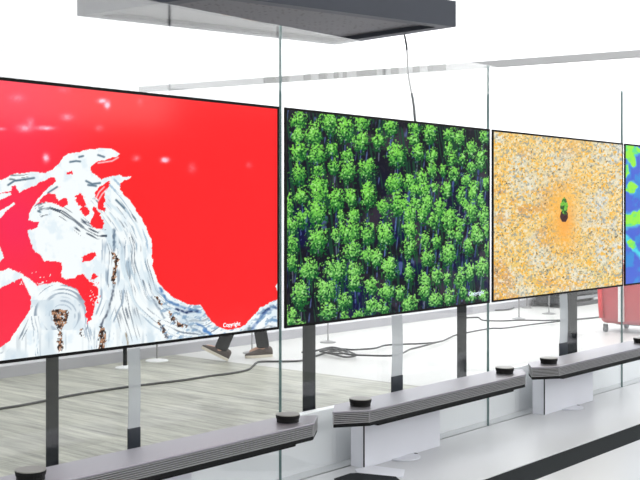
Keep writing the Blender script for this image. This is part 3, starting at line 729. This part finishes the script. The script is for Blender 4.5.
# facing -x. side a (front leg, nearer camera), side b (rear leg)
V = []; E = []; R = []
def add(v, r, link=None):
    V.append(v); R.append(r)
    if link is not None: E.append((link, len(V)-1))
    return len(V)-1
pel = add((.03, 0, .95), (.13, .10)); wa = add((.03, 0, 1.10), (.115, .09), pel); ch = add((.02, 0, 1.32), (.13, .10), wa); nb = add((.01, 0, 1.47), (.06, .06), ch)
nk = add((0, 0, 1.54), .05, nb); hd = add((-.015, 0, 1.62), (.075, .085), nk); tp = add((-.01, 0, 1.71), (.07, .08), hd)
add((-.11, 0, 1.615), .012, hd)
for s in (-1, 1):
    add((-.0, s*.088, 1.625), .014, hd)
    hp = add((.03, s*.09, .90), .085, pel)
    if s < 0: kn, an, to = (-.09, -.14, .50), (-.26, -.17, .10), (-.40, -.17, .135)
    else: kn, an, to = (.045, .12, .49), (.125, .14, .09), (-.01, .14, .035)
    k = add(kn, .052, hp); a = add(an, .038, k); add(to, (.03, .035), a)
    sh_ = add((.02, s*.19, 1.42), .055, ch); sw = -s*.5
    el = add((.03+sw*.18, s*.235, 1.14), .042, sh_); wr = add((-.03+sw*.42, s*.225, .92), .028, el); pm = add((-.05+sw*.5, s*.22, .85), (.03, .018), wr)
    px_, pz_ = -.05+sw*.5, .85
    for j, (dx, L) in enumerate(((-.026, .070), (-.009, .078), (.009, .073), (.026, .058))):
        f1 = add((px_+dx, s*.22, pz_-.035), .009, pm); add((px_+dx*1.1-.008, s*.215, pz_-.035-L), .008, f1)
    t1 = add((px_-.035, s*.21, pz_-.005), .010, pm); add((px_-.052, s*.205, pz_-.045), .008, t1)
skin('body', V, E, R, M['skin'], per)
V, E, R = [], [], []
pel = add((.03, 0, .97), (.15, .118)); add((.03, 0, 1.06), (.135, .108), pel)
for s in (-1, 1):
    hp = add((.03, s*.09, .88), .105, pel)
    if s < 0: pts_ = [((-.03, -.12, .68), .088), ((-.09, -.14, .50), .075), ((-.17, -.158, .30), .066), ((-.243, -.167, .13), .066), ((-.252, -.168, .105), .066)]
    else: pts_ = [((.035, .10, .70), .088), ((.045, .12, .49), .075), ((.09, .13, .28), .066), ((.12, .14, .11), .066), ((.122, .14, .085), .066)]
    l = hp
    for v, r in pts_: l = add(v, r, l)
skin('trousers', V, E, R, M['trouser'], per)
V, E, R = [], [], []
pel = add((.03, 0, 1.0), (.165, .13)); wa = add((.03, 0, 1.15), (.15, .12), pel); ch = add((.02, 0, 1.34), (.16, .13), wa); add((.01, 0, 1.47), (.075, .075), ch)
for s in (-1, 1):
    sh_ = add((.02, s*.20, 1.42), .075, ch); sw = -s*.5
    el = add((.03+sw*.18, s*.24, 1.14), .06, sh_); add((-.03+sw*.40, s*.227, .94), .045, el)
skin('jacket', V, E, R, M['jacket'], per)
hb_ = MB(); bmesh.ops.create_uvsphere(hb_.bm, u_segments=20, v_segments=14, radius=1)
for v in list(hb_.bm.verts):
    v.co = Vector((.015+v.co.x*.098, v.co.y*.090, 1.70+v.co.z*.095))
bmesh.ops.delete(hb_.bm, geom=[v for v in hb_.bm.verts if v.co.z < 1.62 or (v.co.x < -.045 and v.co.z < 1.70)], context='VERTS')
hb_.build('hair', M['hair'], per)
def shoe(loc, pitch, rz):
    prof = [(.085, .030), (.07, .036), (.03, .034), (-.03, .036), (-.09, .043), (-.14, .040), (-.175, .026), (-.185, .012)]
    out = [(x, w) for x, w in prof]+[(x, -w) for x, w in reversed(prof)]
    mt = Matrix.Translation(loc) @ Matrix.Rotation(rz, 4, 'Z') @ Matrix.Rotation(pitch, 4, 'Y')
    s = MB().prism(out, 0, .026, .003)
    u = MB(); rings = []
    hs = {.085: .085, .07: .10, .03: .105, -.03: .092, -.09: .066, -.14: .052, -.175: .040, -.185: .032}
    for x, w in prof:
        h = hs[x]; rings.append([u.bm.verts.new((x, w*.93*math.cos(a), .022+(h-.022)*math.sin(a)**.7)) for a in [math.pi*i/10 for i in range(11)]])
    for a, b in zip(rings, rings[1:]):
        for i in range(10): f = u.bm.faces.new((a[i], a[i+1], b[i+1], b[i])); f.smooth = True
        u.bm.faces.new((a[0], b[0], b[-1], a[-1]))
    u.bm.faces.new(rings[0]); u.bm.faces.new(list(reversed(rings[-1])))
    bmesh.ops.recalc_face_normals(u.bm, faces=u.bm.faces)
    for m_ in (s, u): bmesh.ops.transform(m_.bm, matrix=mt, verts=m_.bm.verts)
    o = u.build('shoe', M['shoe'], per); s.build('sole', M['sole'], o)['label'] = 'cream rubber sole'
shoe(Vector((-.265, -.17, .042)), math.radians(27), math.radians(8))
shoe(Vector((.125, .14, .0)), 0, math.radians(25))

# ---------------------------------------------------------------- light
def area(name, loc, rot, sx, sy, power):
    l = bpy.data.lights.new(name, 'AREA'); l.shape = 'RECTANGLE'; l.size = sx; l.size_y = sy; l.energy = power
    o = bpy.data.objects.new(name, l); col.objects.link(o); o.location = loc; o.rotation_euler = rot
    return o
# added area lights without a fixture: one brightens the back wall, one the floor
wl = area('wall_fill', W(5.6, 15, 3.0), (math.radians(62), 0, PHI), 16, .6, 330)
wl2 = area('floor_fill', W(5.2, 13, 3.0), (0, 0, PHI), 10, 2.0, 200)
w = bpy.data.worlds.new('World'); bpy.context.scene.world = w; w.use_nodes = True
w.node_tree.nodes['Background'].inputs[0].default_value = (.9, .95, 1, 1); w.node_tree.nodes['Background'].inputs[1].default_value = .5

# ---------------------------------------------------------------- camera
cam = bpy.data.cameras.new('Camera'); co = bpy.data.objects.new('Camera', cam); col.objects.link(co)
co.location = (0, 0, EYE); co.rotation_euler = (math.pi/2, 0, 0)
cam.sensor_width = 36; cam.lens = F/640*36; cam.shift_y = -(240-HZ)/640; cam.clip_start = .05
sc = bpy.context.scene; sc.camera = co
sc.view_settings.view_transform = 'Standard'; sc.view_settings.look = 'None'; sc.view_settings.gamma = 1
sc.view_settings.exposure = 0; sc.view_settings.use_curve_mapping = False
